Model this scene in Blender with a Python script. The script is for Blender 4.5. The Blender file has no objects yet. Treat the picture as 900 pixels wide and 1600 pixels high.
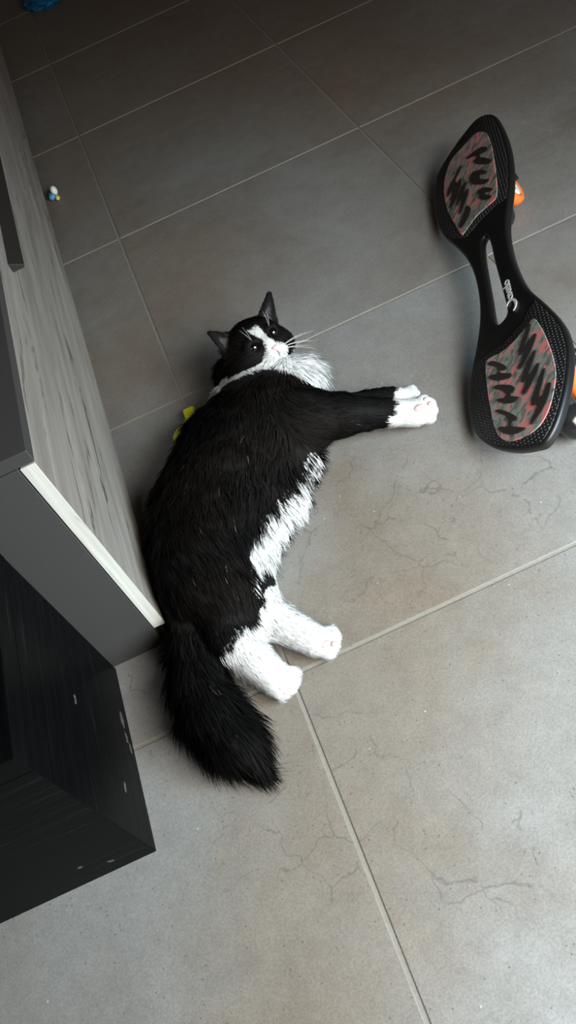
import bpy, bmesh, math, random
import numpy as np
from mathutils import Vector, Matrix

random.seed(7)
rng = np.random.default_rng(7)
scene = bpy.context.scene
COL = scene.collection

# ------------------------------------------------------------------ camera, world, light, exposure
CAM = np.array([0.0860, -0.5167, 0.9159])
PITCH, ROLL = math.radians(49.898), math.radians(24.938)
cd = bpy.data.cameras.new('camera')
cam = bpy.data.objects.new('camera', cd); COL.objects.link(cam)
fw = Vector((0, math.cos(PITCH), -math.sin(PITCH))); up = Vector((0, math.sin(PITCH), math.cos(PITCH))); rt = Vector((1, 0, 0))
ir = rt * math.cos(ROLL) - up * math.sin(ROLL)
iu = rt * math.sin(ROLL) + up * math.cos(ROLL)
m = Matrix.Identity(4)
for r in range(3):
    m[r][0] = ir[r]; m[r][1] = iu[r]; m[r][2] = -fw[r]; m[r][3] = CAM[r]
cam.matrix_world = m
cd.sensor_fit = 'VERTICAL'; cd.sensor_height = 36.0; cd.lens = 1243.0 / 1600 * 36
cd.clip_start = 0.02
scene.camera = cam

world = bpy.data.worlds.new('room_light'); scene.world = world
world.use_nodes = True
wb = world.node_tree.nodes['Background']
wb.inputs[0].default_value = (1.0, 0.64, 0.46, 1); wb.inputs[1].default_value = 0.034

def area_light(name, loc, target, sx, sy, power, col, spread=180):
    l = bpy.data.lights.new(name, 'AREA'); l.shape = 'RECTANGLE'; l.size = sx; l.size_y = sy
    l.energy = power; l.color = col; l.spread = math.radians(spread)
    o = bpy.data.objects.new(name, l); COL.objects.link(o)
    o.location = loc
    o.rotation_euler = (Vector(target) - Vector(loc)).to_track_quat('-Z', 'Y').to_euler()
    return o
# daylight through the window behind the photographer, to the right
area_light('window_daylight', (0.90, -1.10, 0.95), (0.50, -0.30, 0.0), 1.0, 1.1, 26, (1.0, 0.98, 0.93), 98)
# added bluish fill lamp, tints the floor at the near right
area_light('added_blue_fill', (1.55, -0.95, 0.85), (0.75, -0.50, 0.0), 0.7, 1.3, 17, (0.56, 0.84, 1.0), 85)

scene.view_settings.view_transform = 'Standard'
scene.view_settings.look = 'None'
scene.view_settings.gamma = 1.0
scene.view_settings.use_curve_mapping = False
scene.view_settings.exposure = 0.0

# ------------------------------------------------------------------ helpers
def tag(o, label=None, cat=None, group=None, kind=None):
    if label: o['label'] = label
    if cat: o['category'] = cat
    if group: o['group'] = group
    if kind: o['kind'] = kind
    return o

def empty(name, loc=(0, 0, 0)):
    o = bpy.data.objects.new(name, None); COL.objects.link(o); o.location = loc
    o.empty_display_size = 0.05
    return o

def link(name, me, mat, parent=None, smooth=False):
    if mat: me.materials.append(mat)
    if smooth:
        me.polygons.foreach_set('use_smooth', np.ones(len(me.polygons), dtype=bool))
    o = bpy.data.objects.new(name, me); COL.objects.link(o)
    if parent:
        o.parent = parent
        if parent.type == 'EMPTY': o.matrix_parent_inverse = Matrix.Translation(-parent.location)
    return o

def bm_obj(name, bm, mat, parent=None, smooth=False):
    me = bpy.data.meshes.new(name)
    bmesh.ops.recalc_face_normals(bm, faces=bm.faces[:])
    bm.to_mesh(me); bm.free()
    return link(name, me, mat, parent, smooth)

def box_bm(x0, x1, y0, y1, z0, z1, bev=0.0, seg=1):
    bm = bmesh.new()
    bmesh.ops.create_cube(bm, size=1.0)
    for v in bm.verts:
        v.co = ((x0 + x1) / 2 + v.co.x * (x1 - x0), (y0 + y1) / 2 + v.co.y * (y1 - y0), (z0 + z1) / 2 + v.co.z * (z1 - z0))
    if bev > 0:
        bmesh.ops.bevel(bm, geom=bm.edges[:], offset=bev, segments=seg, affect='EDGES', profile=0.5)
    return bm

def smooth_loop(pts, n=4):
    """closed Catmull-Rom through pts"""
    P = np.array(pts, float); N = len(P); out = []
    for i in range(N):
        p0, p1, p2, p3 = P[i - 1], P[i], P[(i + 1) % N], P[(i + 2) % N]
        for k in range(n):
            t = k / n
            out.append(0.5 * ((2 * p1) + (-p0 + p2) * t + (2 * p0 - 5 * p1 + 4 * p2 - p3) * t * t + (-p0 + 3 * p1 - 3 * p2 + p3) * t ** 3))
    return np.array(out)

def tube_bm(pts, radii, seg=10, bm=None, cap=True):
    bm = bm or bmesh.new()
    pts = [Vector(p) for p in pts]; rings = []
    ref = Vector((0.31, 0.17, 0.93))
    for i, p in enumerate(pts):
        d = (pts[min(i + 1, len(pts) - 1)] - pts[max(i - 1, 0)]).normalized()
        a = d.cross(ref)
        if a.length < 1e-3: a = d.cross(Vector((1, 0, 0)))
        a.normalize(); b = d.cross(a)
        rings.append([bm.verts.new(p + (a * math.cos(2 * math.pi * k / seg) + b * math.sin(2 * math.pi * k / seg)) * radii[i]) for k in range(seg)])
    for i in range(len(rings) - 1):
        for k in range(seg):
            bm.faces.new((rings[i][k], rings[i][(k + 1) % seg], rings[i + 1][(k + 1) % seg], rings[i + 1][k]))
    if cap:
        bm.faces.new(rings[0]); bm.faces.new(rings[-1])
    return bm

def ellipsoid_bm(c, R, rad, u=16, v=10, bm=None):
    """R: 3x3 rows = axes"""
    bm = bm or bmesh.new()
    g = bmesh.ops.create_uvsphere(bm, u_segments=u, v_segments=v, radius=1.0)
    R = [Vector(x) for x in R]; c = Vector(c)
    for w in g['verts']:
        w.co = c + R[0] * w.co.x * rad[0] + R[1] * w.co.y * rad[1] + R[2] * w.co.z * rad[2]
    return bm

# ------------------------------------------------------------------ materials
class NT:
    def __init__(s, name):
        s.m = bpy.data.materials.new(name); s.m.use_nodes = True
        s.t = s.m.node_tree; s.b = s.t.nodes['Principled BSDF']
    def n(s, typ, **kw):
        x = s.t.nodes.new(typ)
        for k, v in kw.items():
            if k.startswith('i_'):
                x.inputs[k[2:].replace('_', ' ')].default_value = v
            else: setattr(x, k, v)
        return x
    def l(s, a, b): s.t.links.new(a, b)
    def math(s, op, a, b=None, clamp=False):
        x = s.n('ShaderNodeMath', operation=op); x.use_clamp = clamp
        for i, v in enumerate((a, b)):
            if v is None: continue
            if isinstance(v, (int, float)): x.inputs[i].default_value = v
            else: s.l(v, x.inputs[i])
        return x.outputs[0]
    def ramp(s, f, stops):
        x = s.n('ShaderNodeValToRGB'); e = x.color_ramp.elements
        while len(e) < len(stops): e.new(0.5)
        for i, (p, c) in enumerate(stops):
            e[i].position = p
            e[i].color = tuple(c) + (1,) if not isinstance(c, (int, float)) else (c, c, c, 1)
        s.l(f, x.inputs[0]); return x.outputs[0]
    def mix(s, f, a, b, mode='MIX'):
        x = s.n('ShaderNodeMix', data_type='RGBA', blend_type=mode)
        for i, v in ((0, f), (6, a), (7, b)):
            if isinstance(v, (int, float)): x.inputs[i].default_value = v
            elif isinstance(v, tuple): x.inputs[i].default_value = v + (1,)
            else: s.l(v, x.inputs[i])
        return x.outputs[2]
    def noise(s, vec, scale, detail=4, rough=0.55, dist=0.0):
        x = s.n('ShaderNodeTexNoise'); x.inputs['Scale'].default_value = scale
        x.inputs['Detail'].default_value = detail; x.inputs['Roughness'].default_value = rough; x.inputs['Distortion'].default_value = dist
        if vec is not None: s.l(vec, x.inputs['Vector'])
        return x.outputs['Fac']
    def voro(s, vec, scale, feature='F1'):
        x = s.n('ShaderNodeTexVoronoi', feature=feature); x.inputs['Scale'].default_value = scale
        s.l(vec, x.inputs['Vector']); return x
    def pos(s): return s.n('ShaderNodeNewGeometry').outputs['Position']
    def vmul(s, v, xyz):
        x = s.n('ShaderNodeVectorMath', operation='MULTIPLY'); s.l(v, x.inputs[0]); x.inputs[1].default_value = xyz; return x.outputs[0]
    def vadd(s, a, b):
        x = s.n('ShaderNodeVectorMath', operation='ADD'); s.l(a, x.inputs[0]); s.l(b, x.inputs[1]); return x.outputs[0]
    def vdist(s, a, c):
        x = s.n('ShaderNodeVectorMath', operation='DISTANCE'); s.l(a, x.inputs[0]); x.inputs[1].default_value = c; return x.outputs['Value']
    def bump(s, h, strength=0.3, dist=0.002):
        x = s.n('ShaderNodeBump'); x.inputs['Strength'].default_value = strength; x.inputs['Distance'].default_value = dist
        s.l(h, x.inputs['Height']); s.l(x.outputs[0], s.b.inputs['Normal'])
    def set(s, color=None, rough=None, spec=None, metal=None, coat=None):
        for k, v in (('Base Color', color), ('Roughness', rough), ('Specular IOR Level', spec), ('Metallic', metal), ('Coat Weight', coat)):
            if v is None: continue
            if isinstance(v, tuple): s.b.inputs[k].default_value = v + (1,)
            elif isinstance(v, (int, float)): s.b.inputs[k].default_value = v
            else: s.l(v, s.b.inputs[k])
        return s.m

def plain(name, color, rough=0.5, spec=0.5, coat=0.0, nscale=60, namt=0.12):
    t = NT(name)
    f = t.noise(t.pos(), nscale, 3)
    d = tuple(c * (1 - namt) for c in color); b = tuple(min(1, c * (1 + namt)) for c in color)
    return t.set(t.mix(f, d, b), rough, spec, None, coat)

def mat_tile():
    t = NT('taupe_stoneware'); p = t.pos()
    rnd = t.n('ShaderNodeObjectInfo').outputs['Random']
    off = t.n('ShaderNodeCombineXYZ'); t.l(t.math('MULTIPLY', rnd, 3.0), off.inputs[2])
    q = t.vadd(p, off.outputs[0])
    n1 = t.noise(q, 3.2, 5, 0.55, 0.6)
    base = t.ramp(n1, [(0.30, (0.178, 0.153, 0.132)), (0.42, (0.205, 0.196, 0.182)), (0.55, (0.222, 0.218, 0.208)), (0.72, (0.242, 0.245, 0.240))])
    # warm blotches baked into the glaze
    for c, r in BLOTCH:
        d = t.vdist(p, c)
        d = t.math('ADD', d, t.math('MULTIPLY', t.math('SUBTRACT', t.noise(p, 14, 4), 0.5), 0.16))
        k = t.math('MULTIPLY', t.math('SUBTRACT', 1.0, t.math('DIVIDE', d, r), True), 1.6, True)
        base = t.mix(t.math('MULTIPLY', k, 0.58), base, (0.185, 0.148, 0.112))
    n2 = t.noise(q, 28, 6, 0.7)
    base = t.mix(0.35, base, t.ramp(n2, [(0.3, 0.72), (0.7, 1.15)]), 'MULTIPLY')
    n3 = t.noise(q, 420, 2, 0.6)
    base = t.mix(0.6, base, t.ramp(n3, [(0.3, 0.72), (0.7, 1.2)]), 'MULTIPLY')
    # dark and pale specks
    v = t.voro(q, 150); spk = t.math('LESS_THAN', t.math('ADD', v.outputs['Distance'], t.math('MULTIPLY', t.noise(q, 600, 2), 0.22)), 0.27)
    sel = t.n('ShaderNodeSeparateColor'); t.l(v.outputs['Color'], sel.inputs[0])
    dark = t.math('MULTIPLY', spk, t.math('LESS_THAN', sel.outputs[0], 0.20))
    pale = t.math('MULTIPLY', spk, t.math('GREATER_THAN', sel.outputs[1], 0.988))
    base = t.mix(t.math('MULTIPLY', dark, 0.55), base, (0.05, 0.045, 0.04))
    base = t.mix(t.math('MULTIPLY', pale, 0.6), base, (0.55, 0.54, 0.5))
    # hairline veins of the stone look, only in a few spots
    wv = t.n('ShaderNodeTexNoise'); wv.inputs['Scale'].default_value = 9; wv.inputs['Detail'].default_value = 5; t.l(p, wv.inputs['Vector'])
    pw = t.vadd(p, t.vmul(wv.outputs['Color'], (0.16, 0.16, 0.0)))
    e = t.voro(pw, 11, 'DISTANCE_TO_EDGE').outputs['Distance']
    line = t.ramp(e, [(0.0, 1.0), (0.016, 0.0)])
    mask = None
    for c, r in VEINS:
        k = t.math('SUBTRACT', 1.0, t.math('DIVIDE', t.vdist(p, c), r), True)
        mask = k if mask is None else t.math('MAXIMUM', mask, k)
    mask = t.math('MULTIPLY', mask, t.math('GREATER_THAN', t.noise(p, 16, 3), 0.47))
    base = t.mix(t.math('MULTIPLY', t.math('MULTIPLY', line, t.math('MULTIPLY', mask, 2.2, True)), 0.5), base, (0.07, 0.063, 0.055))
    t.bump(t.mix(0.5, n3, n2), 0.25, 0.0008)
    return t.set(base, t.ramp(n2, [(0.3, 0.42), (0.7, 0.56)]), 0.42)

def mat_wood(name, axis, dark, light, crack, scale=1.0, rough=0.5, bump=0.15, crackamt=0.8):
    """grain runs along axis (0,1,2)"""
    t = NT(name); p = t.pos()
    s = [42 * scale] * 3; s[axis] = 2.6 * scale
    g = t.noise(t.vmul(p, tuple(s)), 1.0, 6, 0.6, 0.5)
    s2 = [170 * scale] * 3; s2[axis] = 5 * scale
    g2 = t.noise(t.vmul(p, tuple(s2)), 1.0, 3, 0.5)
    c = t.ramp(g, [(0.3, dark), (0.55, tuple((a + b) / 2 for a, b in zip(dark, light))), (0.72, light)])
    c = t.mix(0.35, c, t.ramp(g2, [(0.3, 0.75), (0.7, 1.15)]), 'MULTIPLY')
    s3 = [55 * scale] * 3; s3[axis] = 4.5 * scale
    w = t.noise(t.vmul(p, tuple(s3)), 1.0, 4, 0.65, 1.2)
    k = t.ramp(w, [(0.59, 0.0), (0.66, 1.0)])
    c = t.mix(t.math('MULTIPLY', k, crackamt), c, crack)
    t.bump(t.mix(0.5, g2, k), bump, 0.001)
    return t.set(c, rough, 0.4)

def mat_black_ash():
    t = NT('black_ash'); p = t.pos()
    ny = t.n('ShaderNodeSeparateXYZ'); t.l(t.n('ShaderNodeNewGeometry').outputs['True Normal'], ny.inputs[0])
    fr = t.math('GREATER_THAN', t.math('ABSOLUTE', ny.outputs[1]), 0.5)
    gA = t.noise(t.vmul(p, (260, 7, 260)), 1.0, 4, 0.6, 0.3); gB = t.noise(t.vmul(p, (7, 260, 260)), 1.0, 4, 0.6, 0.3)
    g = t.math('ADD', t.math('MULTIPLY', gA, t.math('SUBTRACT', 1.0, fr)), t.math('MULTIPLY', gB, fr))
    c = t.ramp(g, [(0.35, (0.0015, 0.0017, 0.0018)), (0.62, (0.0028, 0.003, 0.0033)), (0.76, (0.010, 0.011, 0.013))])
    # knocks where the foil chipped off
    k = None
    for cpos, r in CHIPS:
        d = t.math('ADD', t.vdist(t.vmul(p, (1, 0.45, 1)), (cpos[0], cpos[1] * 0.45, cpos[2])), t.math('MULTIPLY', t.math('SUBTRACT', t.noise(p, 150, 4, 0.7), 0.5), 0.012))
        q = t.math('LESS_THAN', d, r)
        k = q if k is None else t.math('MAXIMUM', k, q)
    c = t.mix(t.math('MULTIPLY', k, 0.7), c, (0.10, 0.105, 0.11))
    t.bump(g, 0.25, 0.0008)
    return t.set(c, 0.36, 0.05)

def mat_camo():
    t = NT('camouflage_print'); p = t.n('ShaderNodeTexCoord').outputs['Object']
    q = t.vmul(p, (60, 28, 1))
    rot = t.n('ShaderNodeMapping'); rot.inputs['Rotation'].default_value = (0, 0, 0.75); t.l(p, rot.inputs['Vector'])
    q = t.vmul(rot.outputs[0], (95, 36, 1))
    a = t.noise(q, 1.0, 2, 0.5, 0.9)
    b = t.noise(t.vmul(rot.outputs[0], (70, 28, 5)), 1.0, 2, 0.5, 1.2)
    c = t.ramp(a, [(0.40, (0.14, 0.20, 0.165)), (0.44, (0.28, 0.305, 0.28)), (0.54, (0.36, 0.365, 0.345)), (0.58, (0.19, 0.195, 0.17))])
    c = t.mix(t.ramp(b, [(0.555, 0.0), (0.57, 1.0)]), c, (0.74, 0.25, 0.25))
    c = t.mix(t.ramp(b, [(0.37, 1.0), (0.39, 0.0)]), c, (0.13, 0.125, 0.10))
    return t.set(c, 0.42, 0.45)

def mat_dotted(name, col, dots=True):
    t = NT(name); p = t.n('ShaderNodeTexCoord').outputs['Object']
    v = t.voro(t.vmul(p, (1, 1, 0.2)), 175); v.inputs['Randomness'].default_value = 0.12
    h = t.ramp(v.outputs['Distance'], [(0.15, 1.0), (0.42, 0.0)])
    t.bump(h, 1.0, 0.0025)
    c = t.mix(t.math('MULTIPLY', h, 0.8), tuple(x * 0.8 for x in col), tuple(x * 2.2 for x in col))  # dot tops coloured lighter, a highlight painted on top of the bump
    return t.set(c, 0.5, 0.45)

def mat_fur(name='cat_fur'):
    t = NT(name)
    a = t.n('ShaderNodeAttribute'); a.attribute_name = 'coat'
    return t.set(a.outputs['Color'], 0.65, 0.07)

def mat_body():
    t = NT('cat_undercoat')
    a = t.n('ShaderNodeAttribute'); a.attribute_name = 'coat'
    f = t.noise(t.pos(), 300, 3)
    c = t.mix(0.4, a.outputs['Color'], t.ramp(f, [(0.3, 0.7), (0.7, 1.1)]), 'MULTIPLY')
    return t.set(c, 0.75, 0.15)
# ------------------------------------------------------------------ floor: grout bed with single tiles
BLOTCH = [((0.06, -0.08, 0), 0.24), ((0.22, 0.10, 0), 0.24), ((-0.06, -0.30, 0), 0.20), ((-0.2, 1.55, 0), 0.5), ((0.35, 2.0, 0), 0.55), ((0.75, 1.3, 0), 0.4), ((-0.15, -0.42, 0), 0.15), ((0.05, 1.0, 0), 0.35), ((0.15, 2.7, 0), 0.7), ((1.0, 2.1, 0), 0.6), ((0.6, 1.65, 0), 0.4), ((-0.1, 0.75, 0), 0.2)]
VEINS = [((0.20, 0.17, 0), 0.20), ((0.145, 0.255, 0), 0.10), ((0.43, 0.13, 0), 0.14), ((-0.03, -0.17, 0), 0.16), ((-0.19, 0.05, 0), 0.11), ((0.12, -0.28, 0), 0.10)]
CHIPS = [((-0.2253, 0.035, 0.02), 0.0052), ((-0.2253, 0.012, 0.018), 0.004), ((-0.2253, -0.075, 0.06), 0.0028), ((-0.30, -0.1372, 0.05), 0.0032), ((-0.27, -0.1372, 0.03), 0.003), ((-0.2253, 0.0, 0.16), 0.0028), ((-0.2253, -0.005, 0.012), 0.0035)]
TILE = 0.6
NX0, NX1, NY0, NY1 = -3, 5, -3, 8
M_grout = plain('grey_grout', (0.225, 0.21, 0.185), 0.85, 0.2, 0, 200, 0.2)
floor = bm_obj('floor', box_bm(NX0 * TILE - .1, NX1 * TILE + .1, NY0 * TILE - .1, NY1 * TILE + .1, -0.03, -0.0014), M_grout)
tag(floor, kind='structure')
M_tile = mat_tile()
bm = box_bm(-TILE / 2 + .0024, TILE / 2 - .0024, -TILE / 2 + .0024, TILE / 2 - .0024, -0.012, 0.0, 0.0012, 2)
tile0 = bpy.data.meshes.new('tile'); bm.to_mesh(tile0); bm.free(); tile0.materials.append(M_tile)
for i in range(NX0, NX1):
    for j in range(NY0, NY1):
        o = bpy.data.objects.new('tile', tile0); COL.objects.link(o)
        o.location = ((i + .5) * TILE, (j + .5) * TILE, 0); o.parent = floor

# plastered wall the furniture stands against, and the far wall
M_wall = plain('warm_plaster', (0.42, 0.39, 0.36), 0.9, 0.2, 0, 8, 0.05)
tag(bm_obj('wall_left', box_bm(-0.78, -0.66, -1.8, 4.9, -0.012, 2.5), M_wall), kind='structure')
tag(bm_obj('wall_back', box_bm(-0.66, 3.1, 4.78, 4.9, -0.012, 2.5), M_wall), kind='structure')

# ------------------------------------------------------------------ low cabinet with the grey wood front
M_oak = mat_wood('grey_oak', 1, (0.20, 0.178, 0.158), (0.36, 0.333, 0.303), (0.060, 0.050, 0.042))
M_edge = mat_wood('pale_edge_band', 2, (0.50, 0.50, 0.455), (0.66, 0.66, 0.61), (0.33, 0.33, 0.29), 1.6, 0.5, 0.08, 0.5)
M_anth = plain('anthracite_laminate', (0.050, 0.049, 0.048), 0.42, 0.35, 0, 500, 0.12)
M_handle = plain('dark_bronze_lacquer', (0.028, 0.025, 0.023), 0.45, 0.4)
CX, CY, CFAR = -0.1294, 0.1304, 2.75
cab = empty('cabinet', (-0.38, 1.44, 0))
tag(cab, 'low anthracite cabinet with a grey wood-grain front behind the cat', 'cabinet')
bm = box_bm(-0.62, CX - 0.0185, CY + 0.0004, CFAR, 0.0, 0.3895, 0.0008)
bm_obj('carcass', bm, M_anth, cab)
door = bm_obj('front_panel', box_bm(CX - 0.0165, CX, CY + 0.0012, CFAR, 0.0440, 0.3890, 0.0006), M_oak, cab)
tag(door, 'grey oak-look front panel with dark cracks')
band = bm_obj('edge_band', box_bm(CX - 0.0168, CX + 0.0002, CY + 0.0002, CY + 0.0012, 0.0438, 0.3892, 0.0003), M_edge, door)
tag(band, 'pale wood edge strip')
bm_obj('top_board', box_bm(-0.63, CX + 0.0015, CY - 0.0002, CFAR, 0.3915, 0.4085, 0.0009), M_anth, cab)
# grip profile: a slanted plate running along the front
prof = [(CX, 0.3585), (CX + 0.0205, 0.3482), (CX + 0.0180, 0.3435), (CX, 0.3440)]
bm = bmesh.new()
a_ = [bm.verts.new((x, 0.597, z)) for x, z in prof]; b_ = [bm.verts.new((x, 1.60, z)) for x, z in prof]
bm.faces.new(a_); bm.faces.new(b_)
for k in range(4): bm.faces.new((a_[k], a_[(k + 1) % 4], b_[(k + 1) % 4], b_[k]))
bmesh.ops.bevel(bm, geom=bm.edges[:], offset=0.0006, segments=1, affect='EDGES')
tag(bm_obj('handle', bm, M_handle, door), 'dark slanted grip bar')

# ------------------------------------------------------------------ black ash side table
M_ash = mat_black_ash()
tb = empty('side_table', (-0.42, -0.005, 0))
tag(tb, 'black wood-grain box table with a thick top against the cabinet side', 'table')
X1, X0, Y0, Y1, ZT = -0.2253, -0.62, -0.1372, 0.1275, 0.319
bm_obj('top', box_bm(X0, X1 + 0.0006, Y0 - 0.0006, Y1, 0.2862, ZT, 0.0014, 2), M_ash, tb)
bm_obj('body', box_bm(X0, X1, Y0, Y1, 0.0, 0.2852, 0.0012, 2), M_ash, tb)
# ------------------------------------------------------------------ two-wheeled twist board leaning on its edge
BP0 = Vector((0.3959, 0.2729, 0.018))
BAX, BE, BN = Vector((0.3494, 0.937, 0.0)), Vector((0.7483, -0.2791, 0.6018)), Vector((-0.5639, 0.2103, 0.7986))
OUT = [(0.6335, 0.1645), (0.6671, 0.1359), (0.6634, 0.0929), (0.6438, 0.0479), (0.6155, 0.0147), (0.5564, 0.0), (0.4941, -0.0015), (0.4337, 0.0097), (0.3728, 0.032), (0.32, 0.0476), (0.268, 0.0549), (0.2095, 0.0547), (0.1606, 0.0477), (0.1134, 0.0331), (0.0705, 0.0154), (0.0249, 0.0027), (-0.0151, -0.0012), (-0.0532, 0.005), (-0.0918, 0.0261), (-0.1259, 0.0596), (-0.1449, 0.0934), (-0.149, 0.1183), (-0.1328, 0.1422), (-0.1018, 0.1615), (-0.0661, 0.1761), (-0.0259, 0.1869), (0.0136, 0.1892), (0.0507, 0.1831), (0.098, 0.1685), (0.1495, 0.1506), (0.1978, 0.1424), (0.251, 0.1393), (0.3079, 0.1427), (0.3568, 0.155), (0.4043, 0.1699), (0.4691, 0.1815), (0.5285, 0.1847), (0.5875, 0.1786)]
LO = [(0.0741, 0.1404), (0.0716, 0.1283), (0.0616, 0.1026), (0.0586, 0.0779), (0.0653, 0.0544), (0.0563, 0.0452), (0.0082, 0.0404), (-0.0306, 0.0395), (-0.0664, 0.0401), (-0.0904, 0.0461), (-0.1067, 0.0589), (-0.1147, 0.0783), (-0.1171, 0.0962), (-0.1119, 0.1142), (-0.095, 0.1305), (-0.0695, 0.1436), (-0.0451, 0.1513), (-0.0147, 0.153), (0.0199, 0.151), (0.048, 0.1472)]
HI = [(0.6121, 0.1359), (0.6276, 0.1196), (0.6266, 0.092), (0.6219, 0.0599), (0.5975, 0.0413), (0.5508, 0.0296), (0.4861, 0.0301), (0.4286, 0.0405), (0.3899, 0.0483), (0.3889, 0.0572), (0.4004, 0.0858), (0.3991, 0.1146), (0.4018, 0.1306), (0.4288, 0.1371), (0.4825, 0.1427), (0.542, 0.1463), (0.5881, 0.144)]
SLOT = [(0.3393, 0.0925), (0.3324, 0.0828), (0.2951, 0.0778), (0.2453, 0.076), (0.1897, 0.0742), (0.1443, 0.0725), (0.1241, 0.0778), (0.1222, 0.0875), (0.1315, 0.0981), (0.1641, 0.0993), (0.2132, 0.0982), (0.2647, 0.0971), (0.3117, 0.0974)]
GRIP_NEAR = [[(0.0561, 0.0527), (0.0529, 0.0605), (0.0407, 0.0705), (0.0259, 0.0797), (0.0196, 0.0805), (0.0196, 0.0765), (0.0238, 0.0703), (0.0203, 0.069), (0.0095, 0.0805), (0.002, 0.0868), (-0.0009, 0.0824), (0.0038, 0.0715), (0.0125, 0.0591), (0.0239, 0.05), (0.0289, 0.0495), (0.0286, 0.0539), (0.0231, 0.0631), (0.0262, 0.0661), (0.0349, 0.0653), (0.0439, 0.0588), (0.0503, 0.0527)], [(0.0032, 0.0533), (0.0027, 0.0593), (-0.0066, 0.0715), (-0.0177, 0.0829), (-0.0269, 0.0863), (-0.0308, 0.0832), (-0.0309, 0.0793), (-0.0355, 0.0784), (-0.0449, 0.0889), (-0.0485, 0.0882), (-0.0488, 0.0806), (-0.042, 0.0685), (-0.0303, 0.0571), (-0.0241, 0.0547), (-0.0238, 0.0583), (-0.0296, 0.067), (-0.0274, 0.0709), (-0.021, 0.0697), (-0.0101, 0.0629), (-0.0018, 0.0554)], [(-0.0418, 0.0486), (-0.0416, 0.053), (-0.0517, 0.0628), (-0.066, 0.0733), (-0.0769, 0.0796), (-0.0813, 0.0787), (-0.0805, 0.0723), (-0.0863, 0.0693), (-0.0949, 0.0787), (-0.1048, 0.0895), (-0.1059, 0.0838), (-0.1018, 0.0699), (-0.0914, 0.057), (-0.0802, 0.0486), (-0.0745, 0.0478), (-0.0743, 0.0517), (-0.0824, 0.0625), (-0.0789, 0.0661), (-0.0688, 0.0662), (-0.0589, 0.0614), (-0.0497, 0.0534)], [(0.066, 0.1348), (0.0686, 0.1296), (0.0585, 0.1217), (0.0455, 0.1131), (0.033, 0.1067), (0.0248, 0.1069), (0.0252, 0.1128), (0.0172, 0.1092), (0.0058, 0.0992), (0.0009, 0.1011), (0.0031, 0.1101), (0.0148, 0.122), (0.028, 0.1324), (0.0393, 0.1386), (0.0441, 0.1359), (0.0399, 0.1293), (0.034, 0.1194), (0.0376, 0.1192), (0.0506, 0.1277)], [(0.013, 0.1329), (0.0118, 0.128), (0.005, 0.1181), (-0.0081, 0.1078), (-0.0206, 0.0995), (-0.0263, 0.1012), (-0.0263, 0.1077), (-0.0355, 0.1021), (-0.0426, 0.0965), (-0.0475, 0.0987), (-0.0454, 0.1065), (-0.0369, 0.1166), (-0.0277, 0.1259), (-0.0156, 0.1318), (-0.0114, 0.1294), (-0.0165, 0.1228), (-0.0221, 0.1142), (-0.0178, 0.1142), (-0.0042, 0.1236)], [(-0.0312, 0.1387), (-0.0297, 0.1345), (-0.0381, 0.1282), (-0.0496, 0.1193), (-0.0617, 0.1113), (-0.0721, 0.1063), (-0.077, 0.108), (-0.0787, 0.1148), (-0.0901, 0.1088), (-0.1027, 0.098), (-0.1047, 0.102), (-0.1003, 0.1119), (-0.0904, 0.1246), (-0.0781, 0.1343), (-0.0625, 0.1414), (-0.0577, 0.1381), (-0.0659, 0.1318), (-0.0709, 0.1254), (-0.0708, 0.1201), (-0.0627, 0.1228), (-0.0501, 0.13)]]
GRIP_FAR = [[(0.5796, 0.0945), (0.5766, 0.1075), (0.5722, 0.1214), (0.5604, 0.1337), (0.5467, 0.1388), (0.5432, 0.1353), (0.55, 0.1247), (0.5445, 0.1202), (0.5304, 0.1283), (0.5057, 0.1402), (0.5017, 0.136), (0.5179, 0.1214), (0.539, 0.1085), (0.5514, 0.1057), (0.55, 0.1115), (0.5569, 0.1139), (0.5682, 0.1037), (0.5739, 0.0948)], [(0.5115, 0.0919), (0.5211, 0.0983), (0.5106, 0.1131), (0.491, 0.1248), (0.4844, 0.1237), (0.4933, 0.1136), (0.4866, 0.1101), (0.4751, 0.1163), (0.4626, 0.1266), (0.4573, 0.1223), (0.4671, 0.1102), (0.4842, 0.098), (0.4994, 0.0911)], [(0.4564, 0.0991), (0.458, 0.1063), (0.447, 0.1181), (0.4276, 0.1292), (0.4273, 0.1236), (0.4343, 0.1159), (0.4317, 0.1131), (0.4137, 0.1234), (0.411, 0.1184), (0.4226, 0.107), (0.436, 0.1002), (0.4438, 0.1027)], [(0.5712, 0.0807), (0.5727, 0.0747), (0.5585, 0.0624), (0.55, 0.0485), (0.5316, 0.0369), (0.5231, 0.0382), (0.5247, 0.0497), (0.508, 0.0447), (0.4846, 0.0375), (0.4834, 0.0436), (0.4946, 0.0576), (0.5153, 0.0694), (0.5374, 0.0729), (0.5332, 0.0635), (0.5472, 0.0607), (0.5585, 0.0725)], [(0.5114, 0.0846), (0.5126, 0.0763), (0.4974, 0.0629), (0.4783, 0.0526), (0.4731, 0.0555), (0.4787, 0.0648), (0.4627, 0.0599), (0.448, 0.054), (0.4456, 0.0596), (0.4605, 0.0715), (0.4766, 0.0813), (0.4912, 0.0825), (0.487, 0.0734), (0.5005, 0.078)], [(0.4488, 0.072), (0.4324, 0.0788), (0.417, 0.0739), (0.4076, 0.0642), (0.4045, 0.0543), (0.4118, 0.0495), (0.425, 0.0575), (0.4369, 0.0654)]]
bmat = Matrix.Identity(4)
for r in range(3):
    bmat[r][0] = BAX[r]; bmat[r][1] = BE[r]; bmat[r][2] = BN[r]; bmat[r][3] = BP0[r]
board = empty('twist_board'); 
tag(board, 'black two-wheeled twist board with camouflage grip pads leaning on its edge', 'skateboard')

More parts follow.
